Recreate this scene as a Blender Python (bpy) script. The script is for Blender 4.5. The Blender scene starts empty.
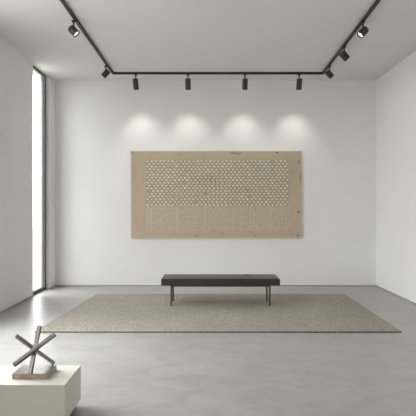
import bpy, bmesh, math, random
from mathutils import Vector, Matrix
random.seed(7)
S = bpy.context.scene
COL = S.collection
CAM_H = 1.53
CEIL = 4.03
BACK = 8.82
RIGHT = 3.295
LEFT = -3.03
REAR = -2.2

# ------------------------------------------------------------------ materials
def new_mat(name):
    m = bpy.data.materials.new(name); m.use_nodes = True
    nt = m.node_tree; b = nt.nodes['Principled BSDF']
    return m, nt, b

def node(nt, t, **kw):
    n = nt.nodes.new(t)
    for k, v in kw.items():
        if k in n.inputs: n.inputs[k].default_value = v
        else: setattr(n, k, v)
    return n

def simple(name, col, rough=.5, metal=0., noise=0., nscale=20., bump=0., bscale=200., spec=.5, stretch=(1, 1, 1)):
    m, nt, b = new_mat(name)
    b.inputs['Roughness'].default_value = rough
    b.inputs['Metallic'].default_value = metal
    b.inputs['Specular IOR Level'].default_value = spec
    tc = node(nt, 'ShaderNodeTexCoord'); mp = node(nt, 'ShaderNodeMapping')
    mp.inputs['Scale'].default_value = stretch
    nt.links.new(tc.outputs['Object'], mp.inputs['Vector'])
    n = node(nt, 'ShaderNodeTexNoise', Scale=nscale, Detail=5.)
    nt.links.new(mp.outputs['Vector'], n.inputs['Vector'])
    r = node(nt, 'ShaderNodeValToRGB')
    r.color_ramp.elements[0].position = .3; r.color_ramp.elements[1].position = .7
    r.color_ramp.elements[0].color = [c*(1-noise) for c in col] + [1]
    r.color_ramp.elements[1].color = [min(1, c*(1+noise)) for c in col] + [1]
    nt.links.new(n.outputs['Fac'], r.inputs['Fac'])
    nt.links.new(r.outputs['Color'], b.inputs['Base Color'])
    if bump:
        n2 = node(nt, 'ShaderNodeTexNoise', Scale=bscale, Detail=3.)
        nt.links.new(mp.outputs['Vector'], n2.inputs['Vector'])
        bp = node(nt, 'ShaderNodeBump', Strength=bump, Distance=.002)
        nt.links.new(n2.outputs['Fac'], bp.inputs['Height'])
        nt.links.new(bp.outputs['Normal'], b.inputs['Normal'])
    return m

M_WALL = simple('white_plaster', (.80, .797, .785), .85, noise=.012, nscale=1.3, bump=.05, bscale=120)
M_CEIL = simple('ceiling_plaster', (.70, .695, .675), .9, noise=.012, nscale=1.)
M_BASE = simple('shadow_gap_baseboard', (.36, .36, .355), .6)
M_BLACK = simple('black_powder_coat', (.013, .013, .012), .5, noise=.1, nscale=60)
M_HEAD = simple('dark_bronze_lamp_metal', (.034, .033, .029), .5, noise=.12, nscale=40)
M_FRAME = simple('grey_window_frame', (.36, .36, .365), .45)
M_FRAMED = simple('dark_window_frame', (.035, .035, .036), .45)
M_SEAT = simple('charcoal_leather', (.028, .0265, .0225), .33, noise=.2, nscale=9, bump=.15, bscale=220)
M_MARK = simple('dark_seat_patch', (.012, .012, .011), .55)
M_LEG = simple('satin_bronze_leg', (.13, .12, .10), .38, metal=.85)
M_UNDER = simple('bench_frame_metal', (.03, .03, .027), .45, metal=.4)
M_PLINTH = simple('cream_lacquer_plinth', (.71, .65, .585), .6, noise=.02, nscale=3)
M_TOE = simple('dark_recess_base', (.06, .06, .06), .7)
M_STEEL = simple('brushed_steel', (.28, .262, .235), .34, metal=1., noise=.3, nscale=30, stretch=(1, 1, 8))
M_STEELT = simple('polished_steel_slab', (.36, .35, .335), .3, metal=1., noise=.12, nscale=14)
M_BAND = simple('bronze_slab_side', (.42, .355, .275), .5, metal=.3, noise=.2, nscale=30)
M_ENDCAP = simple('dark_bar_end', (.02, .02, .02), .5)
M_RUGEDGE = simple('rug_binding', (.075, .068, .056), .9)
M_CREAM = simple('canvas_bare_edge', (.58, .52, .42), .9)
M_CABLE = M_BLACK

def emission(name, col, st):
    m = bpy.data.materials.new(name); m.use_nodes = True
    nt = m.node_tree; nt.nodes.clear()
    e = node(nt, 'ShaderNodeEmission', Color=(*col, 1), Strength=st)
    o = node(nt, 'ShaderNodeOutputMaterial'); nt.links.new(e.outputs[0], o.inputs[0])
    return m
M_LENS = emission('lit_lamp_lens', (1, .97, .9), 1.6)

def glass_mat():
    m = bpy.data.materials.new('window_glass'); m.use_nodes = True
    nt = m.node_tree; nt.nodes.clear()
    t = node(nt, 'ShaderNodeBsdfTransparent'); t.inputs[0].default_value = (.97, .98, .98, 1)
    g = node(nt, 'ShaderNodeBsdfGlossy', Roughness=.02)
    lw = node(nt, 'ShaderNodeLayerWeight', Blend=.5)
    pw = node(nt, 'ShaderNodeMath', operation='POWER'); nt.links.new(lw.outputs['Facing'], pw.inputs[0]); pw.inputs[1].default_value = 4.
    f = node(nt, 'ShaderNodeMath', operation='MULTIPLY_ADD'); nt.links.new(pw.outputs[0], f.inputs[0])
    f.inputs[1].default_value = .5; f.inputs[2].default_value = .03
    mx = node(nt, 'ShaderNodeMixShader'); o = node(nt, 'ShaderNodeOutputMaterial')
    nt.links.new(f.outputs[0], mx.inputs[0]); nt.links.new(t.outputs[0], mx.inputs[1])
    nt.links.new(g.outputs[0], mx.inputs[2]); nt.links.new(mx.outputs[0], o.inputs[0])
    return m
M_GLASS = glass_mat()

def floor_mat():
    m, nt, b = new_mat('polished_concrete')
    L = nt.links
    tc = node(nt, 'ShaderNodeTexCoord')
    n1 = node(nt, 'ShaderNodeTexNoise', Scale=.55, Detail=4., Roughness=.6)
    n2 = node(nt, 'ShaderNodeTexNoise', Scale=3.2, Detail=8., Roughness=.65, Distortion=.8)
    mp = node(nt, 'ShaderNodeMapping'); mp.inputs['Scale'].default_value = (1., 1.5, 1)
    n3 = node(nt, 'ShaderNodeTexNoise', Scale=40., Detail=4.)
    for n in (n1, n3): L.new(tc.outputs['Object'], n.inputs['Vector'])
    L.new(tc.outputs['Object'], mp.inputs['Vector']); L.new(mp.outputs['Vector'], n2.inputs['Vector'])
    r1 = node(nt, 'ShaderNodeValToRGB')
    r1.color_ramp.elements[0].position = .35; r1.color_ramp.elements[1].position = .65
    r1.color_ramp.elements[0].color = (.36, .345, .322, 1); r1.color_ramp.elements[1].color = (.41, .41, .41, 1)
    L.new(n1.outputs['Fac'], r1.inputs['Fac'])
    r2 = node(nt, 'ShaderNodeValToRGB')
    r2.color_ramp.elements[0].position = .28; r2.color_ramp.elements[1].position = .62
    r2.color_ramp.elements[0].color = (.79, .78, .76, 1); r2.color_ramp.elements[1].color = (1.0, 1.0, 1.0, 1)
    L.new(n2.outputs['Fac'], r2.inputs['Fac'])
    mx = node(nt, 'ShaderNodeMix', data_type='RGBA', blend_type='MULTIPLY')
    mx.inputs[0].default_value = 1.
    L.new(r1.outputs['Color'], mx.inputs[6]); L.new(r2.outputs['Color'], mx.inputs[7])
    L.new(mx.outputs[2], b.inputs['Base Color'])
    mr = node(nt, 'ShaderNodeMapRange'); mr.inputs['To Min'].default_value = .27; mr.inputs['To Max'].default_value = .44
    L.new(n2.outputs['Fac'], mr.inputs['Value']); L.new(mr.outputs[0], b.inputs['Roughness'])
    b.inputs['Specular IOR Level'].default_value = .45
    bp = node(nt, 'ShaderNodeBump', Strength=.04, Distance=.002)
    L.new(n3.outputs['Fac'], bp.inputs['Height']); L.new(bp.outputs['Normal'], b.inputs['Normal'])
    return m
M_FLOOR = floor_mat()

def rug_mat():
    m, nt, b = new_mat('woven_wool_rug')
    L = nt.links
    tc = node(nt, 'ShaderNodeTexCoord')
    mp = node(nt, 'ShaderNodeMapping'); mp.inputs['Rotation'].default_value = (0, 0, math.radians(45))
    L.new(tc.outputs['Object'], mp.inputs['Vector'])
    w1 = node(nt, 'ShaderNodeTexWave', Scale=6., Distortion=3., Detail=2.)
    w2 = node(nt, 'ShaderNodeTexWave', Scale=6., Distortion=3., Detail=2., bands_direction='Y')
    n1 = node(nt, 'ShaderNodeTexNoise', Scale=34., Detail=6., Roughness=.8)
    n2 = node(nt, 'ShaderNodeTexNoise', Scale=1.1, Detail=3.)
    L.new(mp.outputs['Vector'], w1.inputs['Vector']); L.new(mp.outputs['Vector'], w2.inputs['Vector'])
    L.new(tc.outputs['Object'], n1.inputs['Vector']); L.new(tc.outputs['Object'], n2.inputs['Vector'])
    a = node(nt, 'ShaderNodeMath', operation='MULTIPLY'); L.new(w1.outputs['Fac'], a.inputs[0]); L.new(w2.outputs['Fac'], a.inputs[1])
    a2 = node(nt, 'ShaderNodeMath', operation='MULTIPLY_ADD'); L.new(a.outputs[0], a2.inputs[0]); a2.inputs[1].default_value = .28
    L.new(n1.outputs['Fac'], a2.inputs[2])
    a3 = node(nt, 'ShaderNodeMath', operation='MULTIPLY_ADD'); L.new(n2.outputs['Fac'], a3.inputs[0]); a3.inputs[1].default_value = .2
    L.new(a2.outputs[0], a3.inputs[2])
    r = node(nt, 'ShaderNodeValToRGB')
    r.color_ramp.elements[0].position = .42; r.color_ramp.elements[1].position = .95
    r.color_ramp.elements[0].color = (.17, .149, .122, 1); r.color_ramp.elements[1].color = (.52, .475, .415, 1)
    L.new(a3.outputs[0], r.inputs['Fac']); L.new(r.outputs['Color'], b.inputs['Base Color'])
    b.inputs['Roughness'].default_value = .95; b.inputs['Specular IOR Level'].default_value = .1
    bp = node(nt, 'ShaderNodeBump', Strength=.5, Distance=.004)
    L.new(a2.outputs[0], bp.inputs['Height']); L.new(bp.outputs['Normal'], b.inputs['Normal'])
    return m
M_RUG = rug_mat()

def art_mats():
    """ground of the painting: tan border, greyer field, faint hatched lower field, stains"""
    m, nt, b = new_mat('painted_canvas')
    L = nt.links
    tc = node(nt, 'ShaderNodeTexCoord'); sx = node(nt, 'ShaderNodeSeparateXYZ')
    L.new(tc.outputs['Object'], sx.inputs[0])
    X, Z = sx.outputs['X'], sx.outputs['Z']
    def math_(op, a, bb=None, c=None, clamp=False):
        n = node(nt, 'ShaderNodeMath', operation=op); n.use_clamp = clamp
        for i, v in enumerate((a, bb, c)):
            if v is None: continue
            if isinstance(v, (int, float)): n.inputs[i].default_value = v
            else: L.new(v, n.inputs[i])
        return n.outputs[0]
    def band(v, lo, hi, soft):
        a = node(nt, 'ShaderNodeMapRange', interpolation_type='SMOOTHSTEP'); L.new(v, a.inputs['Value'])
        a.inputs['From Min'].default_value = lo-soft; a.inputs['From Max'].default_value = lo+soft
        c = node(nt, 'ShaderNodeMapRange', interpolation_type='SMOOTHSTEP'); L.new(v, c.inputs['Value'])
        c.inputs['From Min'].default_value = hi+soft; c.inputs['From Max'].default_value = hi-soft
        return math_('MULTIPLY', a.outputs[0], c.outputs[0])
    def mix(fac, a, bb, bt='MIX'):
        n = node(nt, 'ShaderNodeMix', data_type='RGBA', blend_type=bt)
        if isinstance(fac, (int, float)): n.inputs[0].default_value = fac
        else: L.new(fac, n.inputs[0])
        for i, v in ((6, a), (7, bb)):
            if isinstance(v, tuple): n.inputs[i].default_value = (*v, 1)
            else: L.new(v, n.inputs[i])
        return n.outputs[2]
    def noise(sc, det=5., st=(1, 1, 1), rough=.6):
        mp = node(nt, 'ShaderNodeMapping'); mp.inputs['Scale'].default_value = st
        L.new(tc.outputs['Object'], mp.inputs['Vector'])
        n = node(nt, 'ShaderNodeTexNoise', Scale=sc, Detail=det, Roughness=rough); L.new(mp.outputs['Vector'], n.inputs['Vector'])
        return n.outputs['Fac']
    def ramp(v, lo, hi):
        a = node(nt, 'ShaderNodeMapRange', interpolation_type='SMOOTHSTEP'); L.new(v, a.inputs['Value'])
        a.inputs['From Min'].default_value = lo; a.inputs['From Max'].default_value = hi
        return a.outputs[0]
    # base: pinkish tan on the left/bottom, olive tan toward the top
    top = ramp(Z, -.1, .9)
    base = mix(top, (.52, .405, .305), (.48, .40, .275))
    base = mix(math_('MULTIPLY', ramp(noise(2.2), .45, .68), .5), base, (.45, .39, .30))
    base = mix(math_('MULTIPLY', ramp(noise(6., 8.), .52, .75), .35), base, (.27, .205, .13))
    # fields (local coords: panel centre at 0)
    fx = band(X, PX(146), PX(288.4), .03)
    up = math_('MULTIPLY', fx, band(Z, PZ(205.7), PZ(160), .03))
    low = math_('MULTIPLY', fx, band(Z, PZ(231), PZ(206), .02))
    base = mix(math_('MULTIPLY', up, .6), base, (.33, .275, .21))
    base = mix(math_('MULTIPLY', low, .6), base, (.47, .39, .305))
    # faint hatched lines in the lower field
    wv = node(nt, 'ShaderNodeTexWave', Scale=7., Distortion=2.2, Detail=3.); L.new(tc.outputs['Object'], wv.inputs['Vector'])
    wh = node(nt, 'ShaderNodeTexWave', Scale=7.5, Distortion=2.6, Detail=3., bands_direction='Z'); L.new(tc.outputs['Object'], wh.inputs['Vector'])
    hatch = math_('MULTIPLY', math_('ADD', ramp(wv.outputs['Fac'], .6, .95), ramp(wh.outputs['Fac'], .6, .95)), .5)
    hatch = math_('MULTIPLY', hatch, math_('MULTIPLY', low, ramp(noise(38.), .42, .6)))
    base = mix(math_('MULTIPLY', hatch, 1., clamp=True), base, (.74, .69, .60))
    speck = math_('MULTIPLY', ramp(noise(55., 3.), .54, .66), ramp(noise(3.), .4, .6))
    base = mix(math_('MULTIPLY', math_('MULTIPLY', speck, low), .8), base, (.25, .175, .125))
    # pale vertical panel rules of the lower field
    for xp in (147.2, 151.3, 161.8, 177, 205, 233, 250, 271):
        ln = math_('MULTIPLY', band(X, PX(xp)-.004, PX(xp)+.004, .003), band(Z, PZ(231), PZ(206), .01))
        base = mix(math_('MULTIPLY', ln, .6), base, (.72, .67, .58))
    # stains: greenish, reddish and brown spots on the border
    for (xp, yp, rx, rz, c, f) in ((291, 172, .05, .07, (.33, .36, .28), .8), (294, 168, .10, .22, (.36, .36, .27), .55),
                                   (237, 153.5, .10, .02, (.16, .10, .05), .75), (232, 152.6, .03, .02, (.12, .08, .04), .8),
                                   (277, 152.5, .03, .02, (.12, .08, .05), .8), (299, 162, .03, .05, (.2, .13, .08), .7),
                                   (300.4, 178, .018, .16, (.36, .16, .10), .8), (298.6, 212, .04, .028, (.17, .11, .06), .85),
                                   (255, 236, .03, .022, (.2, .13, .08), .8), (298, 235.4, .03, .03, (.22, .13, .07), .8),
                                   (256, 210, .035, .015, (.18, .13, .08), .55), (134, 172, .06, .25, (.43, .31, .24), .5),
                                   (196, 236, .06, .03, (.26, .19, .11), .5), (132, 152, .04, .03, (.2, .16, .08), .6),
                                   (205, 180, .35, .12, (.30, .21, .16), .5), (240, 190, .25, .08, (.31, .20, .15), .5),
                                   (265, 168, .3, .08, (.30, .31, .24), .5), (180, 168, .35, .08, (.31, .31, .23), .5)):
        dx = math_('DIVIDE', math_('SUBTRACT', X, PX(xp)), rx); dz = math_('DIVIDE', math_('SUBTRACT', Z, PZ(yp)), rz)
        d = math_('ADD', math_('MULTIPLY', dx, dx), math_('MULTIPLY', dz, dz))
        d = math_('ADD', d, math_('MULTIPLY', math_('SUBTRACT', noise(25., 4.), .5), 2.2))
        a = node(nt, 'ShaderNodeMapRange', interpolation_type='SMOOTHSTEP'); L.new(d, a.inputs['Value'])
        a.inputs['From Min'].default_value = 1.1; a.inputs['From Max'].default_value = .2
        base = mix(math_('MULTIPLY', a.outputs[0], f), base, c)
    # fine grain
    g = noise(70., 4.)
    base = mix(math_('MULTIPLY', ramp(g, .35, .75), .28), base, (.50, .44, .36))
    L.new(base, b.inputs['Base Color'])
    b.inputs['Roughness'].default_value = .9; b.inputs['Specular IOR Level'].default_value = .15
    bp = node(nt, 'ShaderNodeBump', Strength=.25, Distance=.003)
    L.new(g, bp.inputs['Height']); L.new(bp.outputs['Normal'], b.inputs['Normal'])
    return m

# ------------------------------------------------------------------ mesh helpers
def box(bm, x0, x1, y0, y1, z0, z1, mi=0):
    vs = [bm.verts.new(p) for p in ((x0, y0, z0), (x1, y0, z0), (x1, y1, z0), (x0, y1, z0),
                                    (x0, y0, z1), (x1, y0, z1), (x1, y1, z1), (x0, y1, z1))]
    for f in ((0, 3, 2, 1), (4, 5, 6, 7), (0, 1, 5, 4), (1, 2, 6, 5), (2, 3, 7, 6), (3, 0, 4, 7)):
        bm.faces.new([vs[i] for i in f]).material_index = mi
    return vs

def bar(bm, p, q, w, h, up=Vector((0, 0, 1)), mi=0, mi_end=None):
    p, q = Vector(p), Vector(q); d = (q-p).normalized()
    s = d.cross(up).normalized(); u = s.cross(d).normalized()
    ring = lambda c: [bm.verts.new(c + s*a*w/2 + u*b_*h/2) for a, b_ in ((-1, -1), (1, -1), (1, 1), (-1, 1))]
    A, B = ring(p), ring(q)
    for i in range(4):
        bm.faces.new((A[i], A[(i+1) % 4], B[(i+1) % 4], B[i])).material_index = mi
    e = mi if mi_end is None else mi_end
    bm.faces.new(A[::-1]).material_index = e; bm.faces.new(B).material_index = e

def lathe(bm, prof, axis_from=(0, 0, 0), axis=(0, 0, 1), n=28, mi=0, cap0=True, cap1=True):
    """prof: list of (t along axis, radius)"""
    o = Vector(axis_from); d = Vector(axis).normalized()
    s = d.orthogonal().normalized(); u = d.cross(s)
    rings = []
    for t, r in prof:
        rings.append([bm.verts.new(o + d*t + (s*math.cos(2*math.pi*k/n) + u*math.sin(2*math.pi*k/n))*r) for k in range(n)])
    for A, B in zip(rings, rings[1:]):
        for k in range(n):
            f = bm.faces.new((A[k], A[(k+1) % n], B[(k+1) % n], B[k])); f.material_index = mi; f.smooth = True
    if cap0: bm.faces.new(rings[0][::-1]).material_index = mi
    if cap1: bm.faces.new(rings[-1]).material_index = mi

def obj(name, bm, mats, parent=None, bevel=0., loc=None, seg=2):
    bmesh.ops.recalc_face_normals(bm, faces=bm.faces[:])
    me = bpy.data.meshes.new(name); bm.to_mesh(me); bm.free()
    for m in (mats if isinstance(mats, (list, tuple)) else [mats]): me.materials.append(m)
    o = bpy.data.objects.new(name, me); COL.objects.link(o)
    if parent: o.parent = parent
    if loc: o.location = loc
    if bevel:
        md = o.modifiers.new('bevel', 'BEVEL'); md.width = bevel; md.segments = seg; md.limit_method = 'ANGLE'
        md.harden_normals = False
    return o

def thing(name, label, cat, loc=(0, 0, 0), group=None):
    o = bpy.data.objects.new(name, None); COL.objects.link(o); o.location = loc
    o.empty_display_size = .1
    o['label'] = label; o['category'] = cat
    if group: o['group'] = group
    return o

def struct(name, bm, m, label, cat, **k):
    o = obj(name, bm, m, **k); o['kind'] = 'structure'; o['label'] = label; o['category'] = cat
    return o

# ------------------------------------------------------------------ the room
T = .25
bm = bmesh.new(); box(bm, LEFT-T, RIGHT+T, REAR-T, BACK+T, -.2, 0)
struct('floor', bm, M_FLOOR, 'grey polished concrete floor with cloudy mottling', 'floor')
bm = bmesh.new(); box(bm, LEFT-T, RIGHT+T, REAR-T, BACK+T, CEIL, CEIL+.2)
struct('ceiling', bm, M_CEIL, 'plain pale grey plaster ceiling carrying the track', 'ceiling')
bm = bmesh.new(); box(bm, LEFT-.08, RIGHT+T, BACK, BACK+.12, 0, CEIL)
struct('wall_back', bm, M_WALL, 'white back wall behind the painting with four light scallops', 'wall')
bm = bmesh.new(); box(bm, RIGHT, RIGHT+T, REAR-T, BACK, 0, CEIL)
struct('wall_right', bm, M_WALL, 'plain white side wall on the right', 'wall')

# left wall: openings from floor to ceiling; window_1 is the narrow one in view
W1 = (7.79, 8.50)
W2 = (3.2, 5.65)
W3 = (-.9, .3)  # added opening out of view, gives front light to plinth and floor
bm = bmesh.new()
box(bm, LEFT-T, LEFT, W2[1], W1[0], 0, CEIL)
box(bm, LEFT-T, LEFT, W3[1], W2[0], 0, CEIL)
box(bm, LEFT-T, LEFT, REAR-T, W3[0], 0, CEIL)
box(bm, LEFT-.08, -2.99, W1[1], BACK, 0, CEIL)
struct('wall_left', bm, M_WALL, 'white left wall broken by the tall window slit', 'wall')
# wall behind the camera
bm = bmesh.new(); box(bm, LEFT, RIGHT, REAR-T, REAR, 0, CEIL)
struct('wall_front', bm, M_WALL, 'plain white wall opposite the painting', 'wall')

def window_left(name, y0, y1, label, stile_far=.04, xg=-3.06, mull=0):
    w = thing(name, label, 'window', (xg, (y0+y1)/2, 0)); w['kind'] = 'structure'
    cy = (y0+y1)/2; a, b = y0-cy, y1-cy
    bm = bmesh.new()                                    # dark outer frame
    box(bm, -.045, .0, a, a+.035, 0, CEIL); box(bm, -.045, .0, b-.02, b, 0, CEIL)
    box(bm, -.045, .0, a+.035, b-.02, CEIL-.03, CEIL); box(bm, -.045, .0, a+.035, b-.02, 0, .035)
    for k in range(mull):
        c = a + (b-a)*(k+1)/(mull+1); box(bm, -.045, 0, c-.03, c+.03, .035, CEIL-.03)
    obj('frame', bm, M_FRAMED, w)
    bm = bmesh.new()                                    # grey sash with a broad far stile
    box(bm, -.04, -.006, b-.02-stile_far, b-.02, .035, CEIL-.03)
    box(bm, -.04, -.006, a+.035, b-.02-stile_far, CEIL-.06, CEIL-.03)
    box(bm, -.04, -.006, a+.035, b-.02-stile_far, .035, .075)
    obj('sash', bm, M_FRAME, w)
    bm = bmesh.new(); box(bm, -.03, -.022, a+.035, b-.02-stile_far, .075, CEIL-.06)
    obj('pane', bm, M_GLASS, w)
    return w
window_left('window_1', *W1, 'tall narrow floor-to-ceiling window glowing white beside the back corner', stile_far=.16)
window_left('window_2', *W2, 'wide floor-to-ceiling window of the left wall beside the rug', mull=1)

window_left('fill_window', *W3, 'unseen window added near the front wall to brighten the plinth front', mull=1)
# slim baseboards, their grey stands in for the thin shadow at the wall foot
for nm, (x0, x1, y0, y1), lb in (
        ('baseboard_back', (-2.99, RIGHT, BACK-.006, BACK), 'thin grey baseboard line under the white back wall'),
        ('baseboard_right', (RIGHT-.006, RIGHT, REAR, BACK-.006), 'thin grey baseboard line along the right wall'),
        ('baseboard_left', (LEFT, LEFT+.006, W2[1], W1[0]), 'thin grey baseboard line along the left wall'),
        ('baseboard_pier', (-2.99, -2.984, W1[1], BACK-.006), 'thin grey baseboard line on the pier between window and back wall')):
    bm = bmesh.new(); box(bm, x0, x1, y0, y1, 0, .022)
    struct(nm, bm, M_BASE, lb, 'baseboard')

# ------------------------------------------------------------------ rug
RT = .014
rug = thing('rug', 'large taupe woven rug lying under the black bench', 'rug', (.18, 6.76, 0))
def rugpt(px, d): return (px-208)*d/450
fl, fr, bl, br = (-2.125, 5.52), (2.375, 5.52), (-1.96, 7.94), (2.395, 7.94)
c0 = Vector((.18, 6.76, 0))
def slab(bm, pts, z0, z1):
    A = [bm.verts.new((p[0]-c0.x, p[1]-c0.y, z0)) for p in pts]; B = [bm.verts.new((p[0]-c0.x, p[1]-c0.y, z1)) for p in pts]
    bm.faces.new(A[::-1]); bm.faces.new(B)
    for i in range(4): bm.faces.new((A[i], A[(i+1) % 4], B[(i+1) % 4], B[i]))
e = .004
ins = [(fl[0]+e, fl[1]+e), (fr[0]-e, fr[1]+e), (br[0]-e, br[1]-e), (bl[0]+e, bl[1]-e)]
bm = bmesh.new(); slab(bm, ins, 0.001, RT); obj('pile', bm, M_RUG, rug)
bm = bmesh.new()
out = [fl, fr, br, bl]
for i in range(4):
    j = (i+1) % 4
    slab(bm, [out[i], out[j], ins[j], ins[i]], 0, RT)
bd = obj('binding', bm, M_RUGEDGE, rug); bd['label'] = 'dark bound edge of the rug'

# ------------------------------------------------------------------ bench
RT += .0005
bench = thing('bench', 'long charcoal leather bench on thin metal legs standing on the rug', 'bench', (.19, 7.16, RT))
bx = lambda x: x-.19
by = lambda y: y-7.16
bz = lambda z: z-RT
def cushion(x0, x1, y0, y1, z0, z1):
    bm = bmesh.new(); nx, ny = 30, 10
    top = [[None]*(ny+1) for _ in range(nx+1)]
    for i in range(nx+1):
        for j in range(ny+1):
            u, v = i/nx, j/ny
            sag = .005*math.sin(math.pi*u)**.5*math.sin(math.pi*v)**.5 if 0 < u < 1 and 0 < v < 1 else 0
            top[i][j] = bm.verts.new((x0+(x1-x0)*u, y0+(y1-y0)*v, z1+sag))
    for i in range(nx):
        for j in range(ny):
            f = bm.faces.new((top[i][j], top[i+1][j], top[i+1][j+1], top[i][j+1])); f.smooth = True
    edge = [top[i][0] for i in range(nx+1)] + [top[nx][j] for j in range(1, ny+1)] + \
           [top[i][ny] for i in range(nx-1, -1, -1)] + [top[0][j] for j in range(ny-1, 0, -1)]
    low = [bm.verts.new((v.co.x, v.co.y, z0)) for v in edge]
    n = len(edge)
    for k in range(n): bm.faces.new((edge[k], edge[(k+1) % n], low[(k+1) % n], low[k]))
    bm.faces.new(low)
    return bm
obj('seat', cushion(bx(-.72), bx(1.106), by(6.9), by(7.42), bz(.338), bz(.440)), M_SEAT, bench, bevel=.008, seg=3)
bm = bmesh.new(); lathe(bm, [(0, .034), (.002, .030)], (0, 0, 0), (0, 0, 1), 20)  # small flat dark disc on the seat top
for v in bm.verts: v.co.x *= 2.0
mk = obj('dark_mark', bm, M_MARK, bench, loc=(bx(.625), by(7.27), bz(.4445))); mk['label'] = 'small dark mark on the seat top'
bm = bmesh.new()
LX0, LX1, LY0, LY1 = -.568, .957, 6.975, 7.335
for y in (LY0, LY1): box(bm, bx(LX0-.014), bx(LX1+.014), by(y-.014), by(y+.014), bz(.314), bz(.338))
for x in (LX0, LX1): box(bm, bx(x-.014), bx(x+.014), by(LY0+.014), by(LY1-.014), bz(.314), bz(.338))
obj('under_frame', bm, M_UNDER, bench)
for x in (LX0, LX1):
    for y in (LY0, LY1):
        bm = bmesh.new(); box(bm, bx(x-.014), bx(x+.014), by(y-.014), by(y+.014), 0.0, bz(.314))
        obj('leg', bm, M_LEG, bench, bevel=.003)

# ------------------------------------------------------------------ painting
PYF = 8.775                                             # front plane of the canvas
SC = 450/PYF
PCX, PCZ = (216.3-208)/SC, CAM_H + (208-194.4)/SC
def PX(px): return (px-208)/SC - PCX
def PZ(py): return CAM_H + (208-py)/SC - PCZ
M_ART = art_mats()
M_DAB = simple('cream_paint_dab', (.74, .72, .64), .8, noise=.14, nscale=9)
pt = thing('art_painting', 'wide tan abstract painting with rows of cream dabs on the back wall', 'painting', (PCX, PYF, PCZ))
hw, hh = PX(301.6), PZ(151)
bm = bmesh.new(); box(bm, -hw+.006, hw-.006, 0, .03, -hh+.006, hh-.006)
box(bm, PX(131), PX(131)+.006, .0, .03, -hh, hh, 0)
nrow, ncol = 17, 34
for r in range(nrow):
    zc = PZ(161.2) + (PZ(204.6)-PZ(161.2))*r/(nrow-1)
    off = .5 if r % 2 else 0
    for c in range(ncol):
        px = 147.6 + (287-147.6)*(c+off)/(ncol-.5) + random.uniform(-.25, .25)
        px += .9*math.exp(-((px-217)/14)**2)*(1 if r % 2 else -1)*min(1, r/8)*.5
        x = PX(px); z = zc + random.uniform(-.004, .004)
        if random.random() < .01: continue
        rx, rz = random.uniform(.019, .027), random.uniform(.0115, .0165)
        rot = random.uniform(-.3, .3)
        ring, ring2 = [], []
        for k in range(8):
            a = 2*math.pi*k/8; jx = random.uniform(.85, 1.15)
            ex, ez = rx*jx*math.cos(a), rz*jx*math.sin(a)
            X_, Z_ = ex*math.cos(rot)-ez*math.sin(rot), ex*math.sin(rot)+ez*math.cos(rot)
            ring.append(bm.verts.new((x+X_, -.0004, z+Z_))); ring2.append(bm.verts.new((x+X_*.7, -.003, z+Z_*.7)))
        for k in range(8):
            bm.faces.new((ring[k], ring[(k+1) % 8], ring2[(k+1) % 8], ring2[k])).material_index = 1
        bm.faces.new(ring2).material_index = 1
obj('canvas', bm, [M_ART, M_DAB], pt)
bm = bmesh.new()                                        # bare turned edge and the stretcher behind it
box(bm, -hw, -hw+.006, .004, BACK-PYF-.002, -hh, hh); box(bm, hw-.006, hw, -.001, BACK-PYF-.002, -hh, hh)
box(bm, -hw+.006, hw-.006, .004, BACK-PYF-.002, hh-.006, hh); box(bm, -hw+.006, hw-.006, -.001, BACK-PYF-.002, -hh, -hh+.006)
eg = obj('canvas_edge', bm, M_CREAM, pt); eg['label'] = 'pale bare turned edge of the canvas'
bm = bmesh.new()
box(bm, -hw+.006, hw-.006, .03, BACK-PYF-.002, hh-.06, hh-.006); box(bm, -hw+.006, hw-.006, .03, BACK-PYF-.002, -hh+.006, -hh+.06)
box(bm, -hw+.006, -hw+.06, .03, BACK-PYF-.002, -hh+.06, hh-.06); box(bm, hw-.06, hw-.006, .03, BACK-PYF-.002, -hh+.06, hh-.06)
obj('stretcher', bm, M_CREAM, pt)

# ------------------------------------------------------------------ plinth and sculpture
PF, PB, PTOP, PR = 3.097, 3.49, CAM_H-1.218, -.985
PL = -2.3
pl = thing('plinth', 'low cream display plinth carrying the steel bar sculpture', 'plinth', ((PL+PR)/2, (PF+PB)/2, 0))
ox, oy = (PL+PR)/2, (PF+PB)/2
bm = bmesh.new(); box(bm, PL-ox, PR-ox, PF-oy, PB-oy, .05, PTOP)
obj('body', bm, M_PLINTH, pl, bevel=.003)
bm = bmesh.new(); box(bm, PL-ox+.03, PR-ox-.03, PF-oy+.03, PB-oy-.03, 0, .05)
tk = obj('toe_kick', bm, M_TOE, pl); tk['label'] = 'dark recessed foot of the plinth'

sc_o = Vector((-1.268, 3.296, PTOP))
scu = thing('sculpture', 'abstract sculpture of three crossed steel bars on the plinth', 'sculpture', sc_o)
BT = .037
bm = bmesh.new(); x0, x1, y0, y1 = -.128, .128, 3.205-sc_o.y, 3.388-sc_o.y
box(bm, x0, x1, y0, y1, 0, BT)
for f in bm.faces:
    if abs(f.calc_center_median().z-BT) < 1e-5: f.material_index = 0
    else: f.material_index = 1
obj('base', bm, [M_STEELT, M_BAND], scu, bevel=.0015)
def cam_pt(px, py, d): return Vector(((px-208)*d/450, d, CAM_H + (208-py)*d/450)) - sc_o
bars = (((30.1, 373.6, 3.221), (39.6, 325.8, 3.36), 'bar'),
        ((13.6, 365.2, 3.205), (54.9, 334.2, 3.30), 'bar'),
        ((54.0, 363.9, 3.375), (15.6, 335.6, 3.275), 'bar'))
for p, q, nm in bars:
    bm = bmesh.new(); P, Q = cam_pt(*p), cam_pt(*q)
    bar(bm, P, Q, .026, .026, up=Vector((0, -1, 1.1)), mi_end=1)
    obj(nm, bm, [M_STEEL, M_ENDCAP], scu, bevel=.001)

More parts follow.
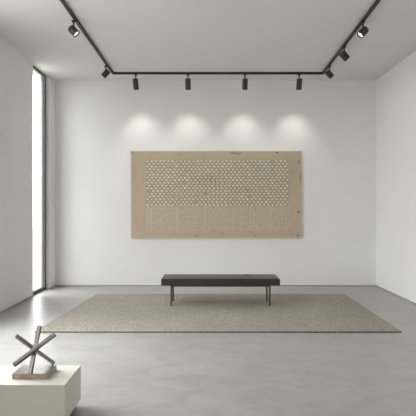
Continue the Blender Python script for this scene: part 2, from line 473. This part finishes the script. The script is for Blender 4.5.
# ------------------------------------------------------------------ track and spotlights
TZ0, TZ1 = CEIL-.038, CEIL
tr = thing('lighting_track', 'black U-shaped lighting track on the ceiling carrying nine spotlights', 'lighting track', (.18, 8.29, CEIL))
to = Vector((.18, 8.29, CEIL))
CL, CR = Vector((-1.75, 8.29, 0)), Vector((2.115, 8.29, 0))
EL, ER = Vector((-1.735, 2.2, 0)), Vector((1.95, 2.2, 0))
def rail(p, q):
    bm = bmesh.new(); zc = (TZ0+TZ1)/2
    a, b = Vector((p.x, p.y, zc))-to, Vector((q.x, q.y, zc))-to
    bar(bm, a, b, .032, TZ1-TZ0)
    return bm
def lerp(a, b, t): return a + (b-a)*t
for p, q in ((EL, CL-Vector((0, .016, 0))), (CL-Vector((.016, 0, 0)), CR+Vector((.016, 0, 0))), (ER, CR-Vector((0, .016, 0)))):
    obj('rail', rail(p, q), M_BLACK, tr)

def spotlight(mount, axis, hl, drop, label, group, watts, size=88, blend=.45, hr=.05, sx=0.):
    """mount: point on the rail underside; head centre hangs `drop` below it"""
    m = Vector((mount[0], mount[1], TZ0))
    s = thing('spotlight', label, 'spotlight', m, group)
    bm = bmesh.new()                                    # adapter clipped under the rail
    box(bm, -.024, .024, -.018, .018, -.022, 0)
    obj('adapter', bm, M_BLACK, s, bevel=.003)
    a = Vector(axis).normalized(); c = Vector((sx, 0, -drop))
    end = c - a*(hl*.32) if hl > .15 else c
    bm = bmesh.new(); v = end - Vector((0, 0, -.016))
    lathe(bm, [(0, .011), (v.length, .011)], (0, 0, -.016), v, 14)
    obj('stem', bm, M_HEAD, s)
    bm = bmesh.new(); b0 = c - a*hl/2
    lathe(bm, [(0, hr*.9), (.006, hr), (hl-.004, hr), (hl, hr*.97), (hl, hr*.84), (hl-.018, hr*.78)], b0, a, 32, cap1=False)
    hd = obj('head', bm, M_HEAD, s)
    bm = bmesh.new(); lathe(bm, [(hl-.019, hr*.80), (hl-.0165, hr*.79)], b0, a, 28)
    ln = obj('lens', bm, M_LENS, hd); ln['label'] = 'lit white lens'
    li = bpy.data.lights.new('spot_lamp', 'SPOT'); li.energy = watts; li.spot_size = math.radians(size); li.spot_blend = blend
    li.shadow_soft_size = .03; li.color = (1, .955, .88)
    lo = bpy.data.objects.new('spot_lamp', li); COL.objects.link(lo); lo.parent = s
    lo.location = b0 + a*(hl+.012); lo.rotation_euler = a.to_track_quat('-Z', 'Y').to_euler()
    return s

BW = 21
for px, t, lb in ((135.8, .05, 'first black cylinder spotlight from the left on the back rail'),
                  (188, 0, 'second black cylinder spotlight from the left on the back rail'),
                  (245, 0, 'third black cylinder spotlight from the left on the back rail'),
                  (299.2, -.01, 'fourth black cylinder spotlight on the back rail, nearest its right corner')):
    spotlight(((px-208)*8.29/450, 8.29), (t, .34, -1), .20, .18, lb, 'spotlights over the painting', BW, size=82, blend=1.)
def onrail(a, b, y): return lerp(a, b, (y-a.y)/(b.y-a.y))
side = 'spotlights on the side rails'
p = onrail(EL, CL, 5.91); spotlight((p.x-.02, p.y), (.70, -.02, -.70), .118, .138, 'lit angled spotlight on the left rail, tilted right with its bright lens showing', side, 5, hr=.051)
p = onrail(EL, CL, 7.79); spotlight((p.x-.02, p.y), (-.66, .14, -.58), .132, .135, 'angled spotlight on the left rail beside its back corner, tilted left', side, 3, hr=.049)
p = onrail(ER, CR, 5.93); spotlight((p.x-.01, p.y), (-.66, -.05, -.72), .118, .145, 'lit angled spotlight on the right rail, tilted left with its bright lens showing', side, 5, hr=.052)
p = onrail(ER, CR, 6.85); spotlight((p.x+.0, p.y), (.66, .14, -.62), .135, .145, 'middle spotlight of the three on the right rail, tilted right', side, 3, hr=.053)
p = onrail(ER, CR, 7.79); spotlight((p.x+.0, p.y), (.64, .14, -.60), .135, .145, 'small angled spotlight on the right rail beside its back corner', side, 3, hr=.049)

# ------------------------------------------------------------------ daylight
SKY = 13.0
w = bpy.data.worlds.new('overcast_sky'); S.world = w; w.use_nodes = True
bg = w.node_tree.nodes['Background']
wt = w.node_tree
wtc = node(wt, 'ShaderNodeTexCoord'); wsx = node(wt, 'ShaderNodeSeparateXYZ'); wrp = node(wt, 'ShaderNodeValToRGB')
wmr = node(wt, 'ShaderNodeMapRange'); wmr.inputs['From Min'].default_value = -1; wmr.inputs['From Max'].default_value = 1
wt.links.new(wtc.outputs['Generated'], wsx.inputs[0]); wt.links.new(wsx.outputs['Z'], wmr.inputs['Value']); wt.links.new(wmr.outputs[0], wrp.inputs['Fac'])
el = wrp.color_ramp.elements                            # pale paving below the horizon, overcast brightening to the zenith
el[0].position = .47; el[0].color = (.26, .255, .245, 1)
el[1].position = .53; el[1].color = (.72, .725, .73, 1)
e2 = el.new(.9); e2.color = (1, 1, 1, 1)
wt.links.new(wrp.outputs['Color'], bg.inputs['Color'])
bg.inputs['Strength'].default_value = SKY
def portal(name, loc, rot, sx, sy):
    li = bpy.data.lights.new(name, 'AREA'); li.shape = 'RECTANGLE'; li.size = sx; li.size_y = sy
    li.cycles.is_portal = True
    o = bpy.data.objects.new(name, li); COL.objects.link(o); o.location = loc; o.rotation_euler = rot
for i, (y0, y1) in enumerate((W1, W2, W3)):
    portal('window_daylight', (LEFT-T-.01, (y0+y1)/2, CEIL/2), (0, -math.pi/2, 0), CEIL, y1-y0)

# ------------------------------------------------------------------ camera and output look
cd = bpy.data.cameras.new('camera'); cd.sensor_width = 36; cd.lens = 36*450/416; cd.clip_start = .05
co = bpy.data.objects.new('camera', cd); COL.objects.link(co); co.location = (0, 0, CAM_H); co.rotation_euler = (math.pi/2, 0, 0)
S.camera = co
S.view_settings.view_transform = 'Standard'; S.view_settings.look = 'None'
S.view_settings.gamma = 1; S.view_settings.exposure = 0; S.view_settings.use_curve_mapping = False
S.cycles.max_bounces = 16; S.cycles.diffuse_bounces = 10; S.cycles.transparent_max_bounces = 12
S.cycles.caustics_reflective = False; S.cycles.caustics_refractive = False
S.cycles.sample_clamp_indirect = 8
